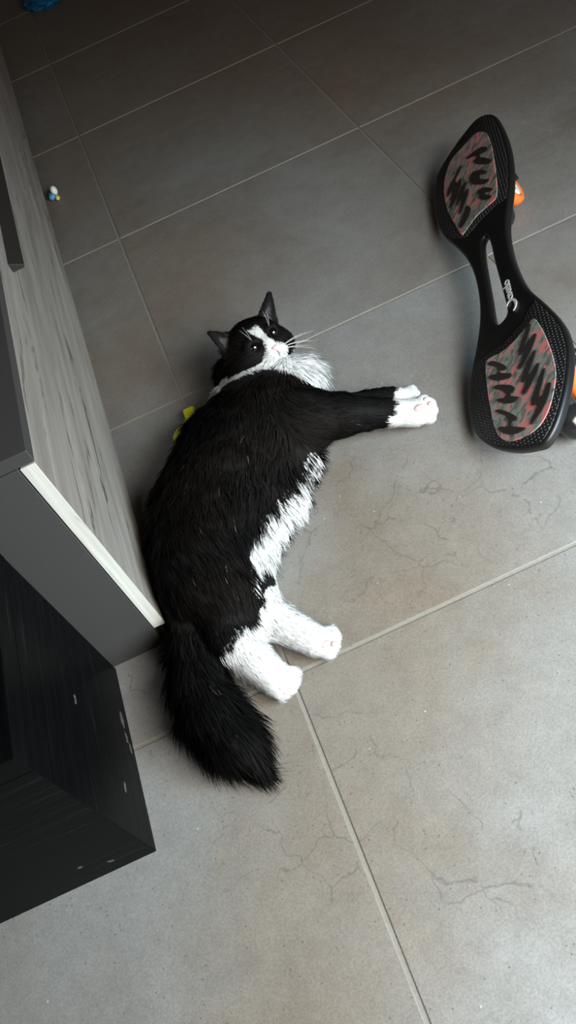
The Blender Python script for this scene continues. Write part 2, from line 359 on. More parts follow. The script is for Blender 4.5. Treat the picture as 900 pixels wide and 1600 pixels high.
def bpart(name, bm, mat, parent=None, smooth=False):
    me = bpy.data.meshes.new(name)
    bmesh.ops.recalc_face_normals(bm, faces=bm.faces[:]); bm.to_mesh(me); bm.free()
    me.materials.append(mat)
    if smooth: me.polygons.foreach_set('use_smooth', np.ones(len(me.polygons), dtype=bool))
    o = bpy.data.objects.new(name, me); COL.objects.link(o)
    o.parent = parent or board
    return o

def slab(loop, z0, z1, bev=0.0, seg=2, hole=None):
    """prism of a closed outline in board coordinates, optional hole"""
    bm = bmesh.new()
    def ring(l, z): return [bm.verts.new((float(a), float(b), z)) for a, b in l]
    top = ring(loop, z1); N = len(top)
    edges = [bm.edges.new((top[i], top[(i + 1) % N])) for i in range(N)]
    hv = []
    if hole is not None:
        hv = ring(hole, z1); K = len(hv)
        edges += [bm.edges.new((hv[i], hv[(i + 1) % K])) for i in range(K)]
    bmesh.ops.triangle_fill(bm, use_beauty=True, edges=edges)
    faces = bm.faces[:]
    if faces and faces[0].normal.z < 0:
        for f in faces: f.normal_flip()
    g = bmesh.ops.extrude_face_region(bm, geom=faces)
    for v in [x for x in g['geom'] if isinstance(x, bmesh.types.BMVert)]: v.co.z = z0
    bm.normal_update()
    if bev:
        bmesh.ops.recalc_face_normals(bm, faces=bm.faces[:]); bm.normal_update()
        es = [e for e in bm.edges if len(e.link_faces) == 2 and abs(e.link_faces[0].normal.dot(e.link_faces[1].normal)) < 0.3
              and abs(e.verts[0].co.z - e.verts[1].co.z) < 1e-6]
        bmesh.ops.bevel(bm, geom=es, offset=bev, segments=seg, affect='EDGES', profile=0.5)
    return bm

M_deck = mat_dotted('black_dotted_plastic', (0.010, 0.010, 0.0115))
M_neck = plain('black_smooth_plastic', (0.007, 0.007, 0.0075), 0.38, 0.45)
M_camo = mat_camo()
M_grip = plain('dark_rubber_grip', (0.026, 0.024, 0.022), 0.6, 0.35, 0, 400, 0.4)
M_rim = plain('satin_black_bumper', (0.018, 0.019, 0.021), 0.3, 0.5)
def top_edge(a, e):
    q = min(1, max(0, (e - 0.08) / 0.06)); q = q * q * (3 - 2 * q)
    w = min(1, max(0, (-0.07 - a) / 0.08))
    f = min(1, max(0, (a - 0.57) / 0.05))
    r = min(1, max(0, (-0.04 - a) / 0.05)) * q
    return (a + 0.006 * w + 0.006 * f, e - 0.0105 * q * (1 - 0.8 * f) - 0.003 * r)
full = smooth_loop([top_edge(a, e) for a, e in OUT], 4)
def shrink(loop, d):
    L = np.array(loop); t = np.roll(L, -1, 0) - np.roll(L, 1, 0); t /= np.linalg.norm(t, axis=1)[:, None] + 1e-9
    n = np.stack([-t[:, 1], t[:, 0]], 1)
    area = 0.5 * np.sum(L[:, 0] * np.roll(L[:, 1], -1) - np.roll(L[:, 0], -1) * L[:, 1])
    return L + n * d * (1 if area > 0 else -1)
def soften(o, deg=38):
    me = o.data; me.polygons.foreach_set('use_smooth', np.ones(len(me.polygons), dtype=bool)); me.set_sharp_from_angle(angle=math.radians(deg))
    return o
neck = soften(bpart('deck', slab(full, -0.0175, -0.0015, 0.005, 4, smooth_loop(SLOT, 3)), M_neck))
tag(neck, 'smooth black deck with a slotted twisting neck')
# each end carries a dotted foot plate that stops short of the neck along a slanting edge
def plate_loop(curve, near):
    ce = np.array([c[0] for c in curve]); ca = np.array([c[1] for c in curve])
    L = shrink(full, 0.0055); ins = np.array([(p[0] < np.interp(p[1], ce, ca)) == near for p in L])
    k = [i for i in range(len(L)) if ins[i] and not ins[i - 1]][0]
    arc = [L[(k + i) % len(L)] for i in range(len(L)) if ins[(k + i) % len(L)]]
    e0, e1 = arc[-1][1], arc[0][1]
    return arc + [np.array([np.interp(e, ce, ca), e]) for e in np.linspace(e0, e1, 14)[1:-1]]
near_plate = soften(bpart('foot_plate', slab(plate_loop([(0.0, 0.086), (0.03, 0.078), (0.08, 0.074), (0.12, 0.086), (0.15, 0.118), (0.18, 0.135)], True), -0.0040, 0.0, 0.0013, 2), M_deck))
tag(near_plate, 'near foot plate with dotted rim')
far_plate = soften(bpart('foot_plate', slab(plate_loop([(0.0, 0.445), (0.03, 0.400), (0.055, 0.374), (0.09, 0.384), (0.13, 0.386), (0.16, 0.372), (0.19, 0.360)], False), -0.0040, 0.0, 0.0013, 2), M_deck))
tag(far_plate, 'far foot plate with dotted rim')
for plate, loop, grips in ((near_plate, LO, GRIP_NEAR), (far_plate, HI, GRIP_FAR)):
    pad = bpart('grip_pad', slab(smooth_loop(loop, 4), -0.002, 0.0012, 0.0006, 1), M_camo, plate)
    tag(pad, 'pink, grey and green camouflage pad')
    for gm in grips:
        # raised tread ridges sit on the pad; third level is the plate's sub-part
        bpart('tread', slab(smooth_loop(gm, 3), 0.0008, 0.0030, 0.0006, 1), M_grip, plate)
# lettering and ring mark along the slot
M_white = plain('white_print', (0.72, 0.73, 0.75), 0.5)
fc = bpy.data.curves.new('lettering', 'FONT'); fc.body = 'oxelo'; fc.size = 0.024; fc.extrude = 0.0004; fc.offset = 0.0006; fc.space_character = 0.92
fo = bpy.data.objects.new('lettering', fc); COL.objects.link(fo)
bpy.context.view_layer.update()
me = bpy.data.meshes.new_from_object(fo.evaluated_get(bpy.context.evaluated_depsgraph_get()))
bpy.data.objects.remove(fo)
me.materials.append(M_white)
co = np.empty(len(me.vertices) * 3); me.vertices.foreach_get('co', co); co = co.reshape(-1, 3)
wid = co[:, 0].max()
nx = co[:, 0] / wid * 0.046
new = np.stack([0.1500 + nx, 0.1135 - (1.0 * co[:, 1] * 0.75), co[:, 2] - 0.0012], 1)
new[:, 1] = 0.1015 + (0.0135 - co[:, 1] * 0.75) * 1.0
me.vertices.foreach_set('co', new.ravel()); me.update()
bm = bmesh.new(); bm.from_mesh(me); bm.free()
lt = bpy.data.objects.new('lettering', me); COL.objects.link(lt); lt.parent = neck
tag(lt, 'white lettering beside the slot')
ringpts = [(0.1345 + 0.0125 * math.cos(a), 0.1095 + 0.0085 * math.sin(a), -0.0012) for a in np.linspace(-0.35 * math.pi, 0.95 * math.pi, 18)]
wd = [0.0007 + 0.0015 * math.sin(math.pi * i / 17) for i in range(18)]
bm = bmesh.new(); prev = None
for i, (a, b, z) in enumerate(ringpts):
    d = Vector((math.cos(-0.35 * math.pi + i * 1.3 * math.pi / 17), math.sin(-0.35 * math.pi + i * 1.3 * math.pi / 17), 0))
    q = [bm.verts.new(Vector((a, b, zz)) + d * s * wd[i]) for zz in (-0.0008, 0.0004) for s in (-1, 1)]
    if prev:
        for k in ((0, 1), (1, 3), (3, 2), (2, 0)): bm.faces.new((prev[k[0]], prev[k[1]], q[k[1]], q[k[0]]))
    prev = q
tag(bpart('ring_mark', bm, M_white, neck), 'white open ring logo')
# casters
M_tyre = plain('orange_urethane', (0.85, 0.20, 0.035), 0.35, 0.5)
M_hub = plain('white_wheel_core', (0.75, 0.74, 0.70), 0.35)
M_fork = plain('glossy_black_fork', (0.012, 0.012, 0.013), 0.18, 0.55)
def lathe(name, prof, c, mat, parent, seg=28):
    """profile of (offset along e axis, radius), closed, spun about the axle"""
    bm = bmesh.new(); rings = []
    for off, r in prof:
        rings.append([bm.verts.new((c[0] + r * math.cos(2 * math.pi * k / seg), c[1] + off, c[2] + r * math.sin(2 * math.pi * k / seg))) for k in range(seg)])
    for i in range(len(rings)):
        A, B = rings[i], rings[(i + 1) % len(rings)]
        for k in range(seg): bm.faces.new((A[k], A[(k + 1) % seg], B[(k + 1) % seg], B[k]))
    return bpart(name, bm, mat, parent, True)
for (a0, e0, d0), plate in (((-0.004, 0.142, 0.080), near_plate), ((0.512, 0.1195, 0.066), far_plate)):
    c = (a0, e0, -d0)
    w = lathe('wheel', [(-0.010, 0.022), (-0.0125, 0.030), (-0.009, 0.0355), (0, 0.037), (0.009, 0.0355), (0.0125, 0.030), (0.010, 0.022)], c, M_tyre, board)
    lathe('hub', [(-0.0115, 0.006), (-0.0115, 0.0225), (0.0115, 0.0225), (0.0115, 0.006)], c, M_hub, w)
    fk = bmesh.new()
    for s in (-1, 1):
        q = [(a0 + 0.014, e0 + s * 0.0165, -0.022), (a0 + 0.012, e0 + s * 0.0175, -d0 + 0.016), (a0 - 0.001, e0 + s * 0.0175, -d0)]
        tube_bm(q, [0.010, 0.010, 0.009], 10, fk)
    tag(bpart('fork', fk, M_fork, board, True), 'glossy black caster fork')
    hb = ellipsoid_bm((a0 + 0.016, e0 - 0.004, -0.026), ((1, 0, 0), (0, 1, 0), (0, 0, 1)), (0.034, 0.030, 0.014), 20, 10)
    bpart('caster_mount', hb, M_fork, board, True)
    cv = ellipsoid_bm((a0 - 0.066, e0 - 0.022, -d0 + 0.010), ((1, 0, 0), (0, 1, 0), (0, 0, 1)), (0.030, 0.024, 0.030), 20, 12)
    tube_bm([(a0 + 0.010, e0 - 0.012, -0.024), (a0 - 0.030, e0 - 0.020, -0.034), (a0 - 0.060, e0 - 0.022, -d0 + 0.020)], [0.016, 0.017, 0.019], 14, cv)
    tag(bpart('wheel_guard', cv, M_fork, board, True), 'rounded black guard behind the wheel')
board.matrix_world = bmat

# ------------------------------------------------------------------ small toys on the floor
M_yel = plain('yellow_plastic', (0.80, 0.78, 0.03), 0.4, 0.5)
ty = empty('yellow_toy', (-0.006, 0.525, 0))
tag(ty, "yellow plastic toy piece on the floor by the cat's back", 'toy')
bm_obj('end_block', (lambda b: b)(box_bm(-0.006, 0.016, 0.525, 0.549, 0.0, 0.020, 0.005, 3)), M_yel, ty)
bm_obj('stem', tube_bm([(-0.002, 0.530, 0.010), (-0.020, 0.512, 0.009)], [0.0045, 0.0045], 12), M_yel, ty, True)
bm_obj('end_knob', ellipsoid_bm((-0.026, 0.506, 0.0085), ((0.70, 0.71, 0), (-0.71, 0.70, 0), (0, 0, 1)), (0.016, 0.0085, 0.0085)), M_yel, ty, True)

tr = empty('trinket', (-0.113, 1.52, 0))
tag(tr, 'tiny white, blue and yellow plastic trinket beside the cabinet', 'toy')
M_tw = plain('white_plastic', (0.80, 0.82, 0.82), 0.35); M_tbl = plain('light_blue_plastic', (0.10, 0.32, 0.55), 0.35); M_ty = plain('pale_yellow_plastic', (0.65, 0.62, 0.20), 0.4)
ID = ((1, 0, 0), (0, 1, 0), (0, 0, 1))
bm_obj('head', ellipsoid_bm((-0.108, 1.530, 0.014), ID, (0.009, 0.012, 0.012)), M_tw, tr, True)
bm_obj('body', ellipsoid_bm((-0.117, 1.514, 0.008), ID, (0.010, 0.008, 0.008)), M_tbl, tr, True)
bm_obj('foot', ellipsoid_bm((-0.106, 1.504, 0.006), ID, (0.006, 0.009, 0.006)), M_ty, tr, True)
bm_obj('arm', tube_bm([(-0.118, 1.515, 0.009), (-0.124, 1.535, 0.012)], [0.004, 0.0025], 10), M_tbl, tr, True)

# crumpled blue bag end at the far edge of the floor
M_bag = plain('teal_film', (0.012, 0.16, 0.34), 0.25, 0.5, 0, 25, 0.6)
M_bag2 = plain('green_film', (0.03, 0.30, 0.20), 0.3, 0.5, 0, 25, 0.4)
bag = empty('plastic_bag', (0.08, 3.05, 0))
tag(bag, 'crumpled teal blue plastic bag at the far end of the floor', 'bag')
def crumple(c, rad, seed, rows=14, cols=22):
    r_ = random.Random(seed); bm = bmesh.new(); G = []
    for i in range(rows + 1):
        ph = math.pi * 0.5 * i / rows; ring = []
        for k in range(cols):
            a = 2 * math.pi * k / cols; s = 1 + r_.uniform(-.13, .13)
            ring.append(bm.verts.new((c[0] + rad[0] * s * math.cos(ph) * math.cos(a), c[1] + rad[1] * s * math.cos(ph) * math.sin(a), max(0.001, c[2] + rad[2] * s * math.sin(ph)))))
        G.append(ring)
    for i in range(rows):
        for k in range(cols): bm.faces.new((G[i][k], G[i][(k + 1) % cols], G[i + 1][(k + 1) % cols], G[i + 1][k]))
    bmesh.ops.remove_doubles(bm, verts=bm.verts[:], dist=0.0005)
    bmesh.ops.recalc_face_normals(bm, faces=bm.faces[:])
    return bm
bm_obj('bag_body', crumple((0.075, 3.06, 0.0), (0.085, 0.13, 0.07), 3), M_bag, bag)
bm_obj('bag_handle', crumple((0.150, 3.00, 0.0), (0.022, 0.035, 0.02), 5, 6, 10), M_bag2, bag)
# ------------------------------------------------------------------ the cat: one continuous body grown from a smooth distance field
def unit(v): v = np.asarray(v, float); return v / np.linalg.norm(v)

# head frame: R towards the cat's left ear side, U crown, F out of the face
HC = np.array([0.1535, 0.5120, 0.1015])
HF0 = np.array([0.2506, -0.7253, 0.6412]); HR0 = np.array([0.9423, 0.3346, 0.0101])
HU0 = np.cross(HF0, HR0); HF1 = unit(HF0 + 0.10 * HR0 - 0.10 * HU0); HR = unit(HR0 - HF1 * (HR0 @ HF1)); HF0 = HF1; HU = np.cross(HF0, HR); HF = np.cross(HR, HU)
HS = 1.12
def H(r, u, f): return HC + HS * (r * HR + u * HU + f * HF)

PR = []     # primitives: dict(kind, geometry, k, region, flow, flen)
def ell(c, ax, rad, k, region, flow, flen, white=0.0):
    PR.append(dict(t='e', c=np.array(c, float), R=np.array(ax, float), r=np.array(rad, float), k=k, reg=region, flow=unit(flow), fl=flen, w=white))
def cone(a, b, ra, rb, k, region, flen, white=0.0, flow=None):
    a, b = np.array(a, float), np.array(b, float)
    PR.append(dict(t='c', a=a, b=b, ra=ra, rb=rb, k=k, reg=region, flow=unit(b - a if flow is None else flow), fl=flen, w=white))
def axes(px, py):
    p = unit([px, py, 0]); s = np.array([-p[1], p[0], 0]); return [s, p, [0, 0, 1]]
HA = [HR, HU, HF]
# trunk (spine curls along the back, belly towards +x)
ell((0.114, 0.398, 0.062), axes(0.77, -0.64), (0.084, 0.085, 0.060), 0.03, 'body', (-0.60, -0.80, 0), 0.026)
ell((0.048, 0.352, 0.062), axes(0.90, -0.44), (0.10, 0.094, 0.059), 0.03, 'body', (-0.50, -0.86, 0), 0.028)
ell((-0.004, 0.290, 0.060), axes(0.92, -0.40), (0.09, 0.092, 0.057), 0.03, 'body', (-0.35, -0.93, 0), 0.028)
ell((-0.034, 0.232, 0.058), axes(0.93, -0.36), (0.085, 0.082, 0.055), 0.03, 'body', (-0.15, -0.98, 0), 0.028)
ell((-0.052, 0.175, 0.060), axes(0.95, -0.30), (0.075, 0.068, 0.058), 0.03, 'body', (-0.05, -0.99, -0.1), 0.026)
ell((-0.088, 0.150, 0.050), axes(0.95, -0.30), (0.045, 0.032, 0.042), 0.02, 'body', (-0.1, -0.98, -0.15), 0.028)
# upper shoulder and thigh muscles
cone((0.105, 0.378, 0.074), (0.170, 0.356, 0.064), 0.043, 0.036, 0.025, 'body', 0.022, 0, (0.75, -0.6, -0.1))
cone((-0.056, 0.172, 0.074), (-0.036, 0.118, 0.068), 0.050, 0.040, 0.025, 'body', 0.022, 0, (0.3, -0.93, -0.2))
# neck and throat
cone((0.115, 0.430, 0.055), H(0, -0.004, -0.020), 0.050, 0.040, 0.025, 'body', 0.026, 0, (-0.5, -0.85, -0.1))
ell((0.182, 0.435, 0.055), axes(0.80, -0.60), (0.058, 0.040, 0.046), 0.02, 'ruff', (0.60, -0.70, -0.2), 0.030)
cone((0.172, 0.456, 0.080), (0.118, 0.470, 0.080), 0.026, 0.024, 0.012, 'ruff', 0.014, 0, (-0.7, -0.35, 0.1))
cone((0.118, 0.470, 0.080), (0.076, 0.474, 0.070), 0.024, 0.020, 0.012, 'ruff', 0.018, 0, (-0.6, -0.55, -0.1))
ell((0.112, 0.512, 0.062), axes(0.80, -0.60), (0.030, 0.038, 0.038), 0.02, 'cheek', (-0.55, -0.70, -0.1), 0.026)
# loose white belly skin
cone((0.146, 0.318, 0.034), (0.082, 0.254, 0.034), 0.024, 0.028, 0.025, 'belly', 0.026, 0, (0.45, -0.80, -0.3))
cone((0.082, 0.254, 0.034), (0.020, 0.190, 0.034), 0.028, 0.030, 0.025, 'belly', 0.026, 0, (0.40, -0.85, -0.3))
# head
ell(H(0, 0.004, -0.004), HA, (0.044 * HS, 0.037 * HS, 0.040 * HS), 0.012, 'head', -HF * 0.5 + HU * 0.7, 0.007)
ell(H(0, -0.008, 0.012), HA, (0.041 * HS, 0.030 * HS, 0.028 * HS), 0.012, 'head', -HF * 0.8 - HU * 0.3, 0.008)
for s in (-1, 1):
    ell(H(s * 0.029, -0.016, 0.004), HA, (0.021 * HS, 0.020 * HS, 0.022 * HS), 0.012, 'cheek', HR * s * 0.7 - HU * 0.5 - HF * 0.6, 0.014)
    ell(H(s * 0.0085, -0.0175, 0.041), HA, (0.0105 * HS, 0.0092 * HS, 0.0105 * HS), 0.004, 'muzzle', HR * s * 0.7 - HU * 0.45 - HF * 0.4, 0.0045, 1)
    ell(H(s * 0.019, 0.0128, 0.0300), HA, (0.0115 * HS, 0.006 * HS, 0.008 * HS), 0.006, 'head', HU * 0.8 - HF * 0.4 + HR * s * 0.3, 0.005)
ell(H(0, -0.003, 0.038), HA, (0.0095 * HS, 0.0125 * HS, 0.0115 * HS), 0.008, 'muzzle', HU * 0.9 - HF * 0.3, 0.0035, 1)
ell(H(0, -0.0285, 0.033), HA, (0.012 * HS, 0.0085 * HS, 0.011 * HS), 0.006, 'muzzle', -HU * 0.6 - HF * 0.6, 0.008, 1)
# front legs (two side by side), paws with toes
cone((0.165, 0.380, 0.048), (0.222, 0.366, 0.040), 0.034, 0.028, 0.02, 'fleg', 0.014)
cone((0.222, 0.364, 0.038), (0.304, 0.352, 0.028), 0.026, 0.019, 0.012, 'fleg', 0.010)
cone((0.304, 0.352, 0.028), (0.322, 0.346, 0.023), 0.017, 0.017, 0.008, 'fpaw', 0.006, 1)
cone((0.165, 0.355, 0.068), (0.214, 0.338, 0.058), 0.040, 0.033, 0.02, 'fleg', 0.014)
cone((0.214, 0.338, 0.058), (0.288, 0.314, 0.042), 0.031, 0.020, 0.012, 'fleg', 0.010)
cone((0.288, 0.314, 0.040), (0.322, 0.300, 0.032), 0.020, 0.022, 0.008, 'fpaw', 0.006, 1)
for k, (dx, dy, dz) in enumerate([(0.020, 0.012, 0.004), (0.026, 0.003, 0.001), (0.024, -0.007, -0.003), (0.016, -0.015, -0.006)]):
    cone((0.322, 0.300, 0.031), (0.322 + dx, 0.300 + dy, 0.031 + dz), 0.010, 0.0105, 0.004, 'fpaw', 0.005, 1)
for k, (dx, dy, dz) in enumerate([(0.012, 0.013, 0.0), (0.018, 0.006, 0.004), (0.018, -0.004, 0.004), (0.013, -0.012, 0.0)]):
    cone((0.322, 0.346, 0.022), (0.322 + dx, 0.346 + dy, 0.021 + dz), 0.009, 0.0095, 0.004, 'fpaw', 0.005, 1)
# hind legs: the upper one comes out of the visible thigh, the lower one from under the belly
cone((-0.042, 0.120, 0.066), (-0.056, 0.066, 0.046), 0.040, 0.030, 0.02, 'thigh', 0.016)
cone((-0.052, 0.060, 0.044), (-0.018, -0.008, 0.026), 0.0285, 0.0225, 0.012, 'hleg', 0.010, 1)
for dx, dy, dz in [(0.022, -0.004, -0.002), (0.018, -0.013, 0.001), (0.010, -0.019, 0.001), (0.000, -0.020, -0.003)]:
    cone((-0.018, -0.006, 0.025), (-0.018 + dx, -0.006 + dy, 0.022 + dz), 0.012, 0.0115, 0.004, 'hpaw', 0.006, 1)
cone((0.000, 0.150, 0.036), (-0.004, 0.085, 0.034), 0.036, 0.031, 0.02, 'hleg', 0.012, 1)
cone((-0.004, 0.085, 0.034), (0.047, 0.018, 0.025), 0.030, 0.021, 0.012, 'hleg', 0.010, 1)
for dx, dy, dz in [(0.022, 0.006, -0.003), (0.023, -0.004, 0.0), (0.018, -0.013, 0.0), (0.009, -0.019, -0.003)]:
    cone((0.047, 0.018, 0.024), (0.047 + dx, 0.018 + dy, 0.021 + dz), 0.0115, 0.0108, 0.004, 'hpaw', 0.006, 1)
# tail
TP = [(-0.088, 0.130, 0.044), (-0.106, 0.085, 0.040), (-0.110, 0.030, 0.037), (-0.104, -0.020, 0.035), (-0.090, -0.062, 0.033), (-0.076, -0.092, 0.030)]
TR = [0.026, 0.026, 0.031, 0.032, 0.028, 0.016]
for i in range(5): cone(TP[i], TP[i + 1], TR[i], TR[i + 1], 0.014, 'tail', 0.040)
# ears: rounded triangles with a scooped front
EARS = []
for s in (-1, 1):
    if s > 0: A, B, Tt = H(0.018, 0.022, -0.004), H(0.046, 0.002, -0.006), H(0.067, 0.048, -0.006)
    else: A, B, Tt = H(-0.011, 0.027, -0.004), H(-0.040, 0.008, -0.006), H(-0.043, 0.056, -0.010)
    EARS.append((A, B, Tt, s))

def seg_t(P, a, b):
    ba = b - a; return np.clip(((P - a) @ ba) / (ba @ ba), 0, 1)
def tri_dist(P, a, b, c):
    ba, cb, ac = b - a, c - b, a - c; n = np.cross(ba, ac)
    def dot2(v): return np.einsum('...i,...i->...', v, v)
    pa, pb, pc = P - a, P - b, P - c
    ins = (np.sign(pa @ np.cross(ba, n)) + np.sign(pb @ np.cross(cb, n)) + np.sign(pc @ np.cross(ac, n))) < 2.0
    e = np.minimum(np.minimum(dot2(ba * np.clip(pa @ ba / (ba @ ba), 0, 1)[..., None] - pa), dot2(cb * np.clip(pb @ cb / (cb @ cb), 0, 1)[..., None] - pb)), dot2(ac * np.clip(pc @ ac / (ac @ ac), 0, 1)[..., None] - pc))
    pl = (pa @ n) ** 2 / (n @ n)
    return np.sqrt(np.where(ins, e, pl))
def pdist(p, P):
    if p['t'] == 'e':
        q = (P - p['c']) @ p['R'].T
        k0 = np.linalg.norm(q / p['r'], axis=-1); k1 = np.linalg.norm(q / p['r'] ** 2, axis=-1)
        return k0 * (k0 - 1) / np.maximum(k1, 1e-9)
    t = seg_t(P, p['a'], p['b'])
    return np.linalg.norm(P - (p['a'] + t[..., None] * (p['b'] - p['a'])), axis=-1) - (p['ra'] + t * (p['rb'] - p['ra']))
def smin(a, b, k):
    h = np.clip(0.5 + 0.5 * (a - b) / k, 0, 1)
    return a * (1 - h) + b * h - k * h * (1 - h)

STEP = 0.0025
G0 = np.array([-0.20, -0.16, -0.010]); GN = np.array([248, 336, 88])
D = np.full(GN, 0.25, np.float32)
def box_slices(lo, hi):
    i0 = np.clip(np.floor((lo - G0) / STEP).astype(int), 0, GN - 1); i1 = np.clip(np.ceil((hi - G0) / STEP).astype(int) + 1, 1, GN)
    sl = tuple(slice(a, b) for a, b in zip(i0, i1))
    g = np.stack(np.meshgrid(*[G0[d] + STEP * np.arange(i0[d], i1[d]) for d in range(3)], indexing='ij'), -1)
    return sl, g
for p in PR:
    mg = 0.035
    if p['t'] == 'e':
        ext = np.sqrt(((p['R'] * p['r'][:, None]) ** 2).sum(0)) + mg; lo, hi = p['c'] - ext, p['c'] + ext
    else:
        r = max(p['ra'], p['rb']) + mg; lo, hi = np.minimum(p['a'], p['b']) - r, np.maximum(p['a'], p['b']) + r
    sl, g = box_slices(lo, hi)
    D[sl] = smin(D[sl], pdist(p, g), p['k'])
for A, B, Tt, s in EARS:
    lo, hi = np.minimum(np.minimum(A, B), Tt) - 0.02, np.maximum(np.maximum(A, B), Tt) + 0.02
    sl, g = box_slices(lo, hi)
    nrm = unit(np.cross(B - A, Tt - A)); nrm = nrm * np.sign(nrm @ HF)
    mid = (A + B + Tt) / 3
    # bow the ear: shift sample points so that the sheet curves backwards in the middle
    w = np.exp(-(np.linalg.norm(g - mid, axis=-1) / 0.017) ** 2)
    gg = g + nrm * (0.007 * w)[..., None]
    D[sl] = smin(D[sl], tri_dist(gg, A, B, Tt) - 0.0042, 0.006)
# eye sockets and mouth line pressed in a little
for s in (-1, 1):
    c = H(s * 0.0185, 0.0065, 0.0385); sl, g = box_slices(c - 0.02, c + 0.02)
    D[sl] = np.maximum(D[sl], -(np.linalg.norm(g - c, axis=-1) - 0.0075 * HS))
# rest on the floor: flatten what would sink in
zc = G0[2] + STEP * np.arange(GN[2])
D = np.maximum(D, (0.0015 - zc)[None, None, :].astype(np.float32))
# stay clear of the cabinet
xc = G0[0] + STEP * np.arange(GN[0]); yc = G0[1] + STEP * np.arange(GN[1])
wallc = np.where(yc > 0.115, -0.123, -0.1235 - (0.115 - yc) * 3.0)[None, :] - xc[:, None]
D = np.maximum(D, wallc[:, :, None].astype(np.float32))

def surface_nets(D):
    S = D < 0
    c = np.zeros(np.array(D.shape) - 1, np.int8)
    for dx in (0, 1):
        for dy in (0, 1):
            for dz in (0, 1):
                c += S[dx:D.shape[0] - 1 + dx, dy:D.shape[1] - 1 + dy, dz:D.shape[2] - 1 + dz]
    act = (c > 0) & (c < 8)
    idx = np.full(act.shape, -1, np.int64); I = np.argwhere(act); idx[act] = np.arange(len(I))
    acc = np.zeros((len(I), 3)); cnt = np.zeros(len(I))
    corners = [(0, 0, 0), (1, 0, 0), (0, 1, 0), (1, 1, 0), (0, 0, 1), (1, 0, 1), (0, 1, 1), (1, 1, 1)]
    for i in range(8):
        for j in range(i + 1, 8):
            a, b = np.array(corners[i]), np.array(corners[j])
            if abs(a - b).sum() != 1: continue
            da = D[tuple((I + a).T)]; db = D[tuple((I + b).T)]
            m_ = (da < 0) != (db < 0)
            t = np.where(m_, da / np.where(da == db, 1, da - db), 0)
            acc += np.where(m_[:, None], a + t[:, None] * (b - a), 0); cnt += m_
    V = G0 + STEP * (I + acc / cnt[:, None])
    quads = []
    for ax in range(3):
        u, v = (ax + 1) % 3, (ax + 2) % 3
        sl0 = [slice(None)] * 3; sl1 = [slice(None)] * 3; sl0[ax] = slice(0, -1); sl1[ax] = slice(1, None)
        ch = S[tuple(sl0)] != S[tuple(sl1)]
        E_ = np.argwhere(ch)
        ok = (E_[:, u] > 0) & (E_[:, v] > 0) & (E_[:, u] < D.shape[u] - 1) & (E_[:, v] < D.shape[v] - 1)
        E_ = E_[ok]; inside = S[tuple(E_.T)]
        def cell(du, dv):
            q = E_.copy(); q[:, u] += du; q[:, v] += dv; return idx[tuple(q.T)]
        Q = np.stack([cell(-1, -1), cell(0, -1), cell(0, 0), cell(-1, 0)], 1)
        Q[~inside] = Q[~inside][:, ::-1]
        quads.append(Q)
    return V, np.concatenate(quads)
V, Q = surface_nets(D)
# keep the largest connected piece tidy and relax it
def relax(V, Q, it, lam):
    e = np.concatenate([Q[:, [0, 1]], Q[:, [1, 2]], Q[:, [2, 3]], Q[:, [3, 0]]])
    for _ in range(it):
        s = np.zeros_like(V); n = np.zeros(len(V))
        for a in range(3):
            s[:, a] = np.bincount(e[:, 0], V[e[:, 1], a], len(V)) + np.bincount(e[:, 1], V[e[:, 0], a], len(V))
        n = np.bincount(e[:, 0], minlength=len(V)) + np.bincount(e[:, 1], minlength=len(V))
        V = V + lam * (s / n[:, None] - V)
    return V
V = relax(V, Q, 3, 0.5)
T = np.concatenate([Q[:, [0, 1, 2]], Q[:, [0, 2, 3]]])
fn = np.cross(V[T[:, 1]] - V[T[:, 0]], V[T[:, 2]] - V[T[:, 0]])
VN = np.zeros_like(V)
for k in range(3):
    for a in range(3): VN[:, a] += np.bincount(T[:, k], fn[:, a], len(V))
VN /= np.linalg.norm(VN, axis=1)[:, None] + 1e-12

# --- coat: weights of the nearest body pieces give lie, length and colour of the fur
REG = ['body', 'belly', 'ruff', 'head', 'cheek', 'muzzle', 'fleg', 'fpaw', 'thigh', 'hleg', 'hpaw', 'tail']
def coat_eval(P, soft=0.005):
    N = len(P); ds = np.stack([pdist(p, P) for p in PR], 1)
    w = np.exp(-(ds - ds.min(1, keepdims=True)) / soft); w /= w.sum(1, keepdims=True)
    flow = w @ np.array([p['flow'] for p in PR]); fl = w @ np.array([p['fl'] for p in PR]); wh = w @ np.array([p['w'] for p in PR])
    regw = np.zeros((N, len(REG)))
    for i, p in enumerate(PR): regw[:, REG.index(p['reg'])] += w[:, i]
    return flow, fl, wh, regw
def fnoise(P, s, seed):
    """cheap smooth noise in about [-1, 1]"""
    r = np.random.default_rng(seed); o = np.zeros(len(P))
    for _ in range(6):
        k = r.normal(size=3) * s; o += np.sin(P @ k + r.uniform(0, 6.28))
    return o / 3.0
def poly_side(P, line):
    """signed distance in plan to a polyline, positive on its right-hand side"""
    L = np.array(line); best = np.full(len(P), 9.0); sg = np.zeros(len(P))
    for a, b in zip(L[:-1], L[1:]):
        ba = b - a; t = np.clip(((P[:, :2] - a) @ ba) / (ba @ ba), 0, 1); d = P[:, :2] - (a + t[:, None] * ba)
        dl = np.linalg.norm(d, axis=1); s = -(ba[0] * (P[:, 1] - a[1]) - ba[1] * (P[:, 0] - a[0]))
        mk = dl < best; best = np.where(mk, dl, best); sg = np.where(mk, np.sign(s), sg)
    return best * sg
BELLY = [(-0.004, 0.080), (0.0111, 0.1232), (0.0155, 0.1507), (0.0258, 0.1709), (0.0496, 0.1992), (0.0769, 0.225), (0.0995, 0.2407), (0.1268, 0.269), (0.1504, 0.2924), (0.1739, 0.306), (0.196, 0.316)]
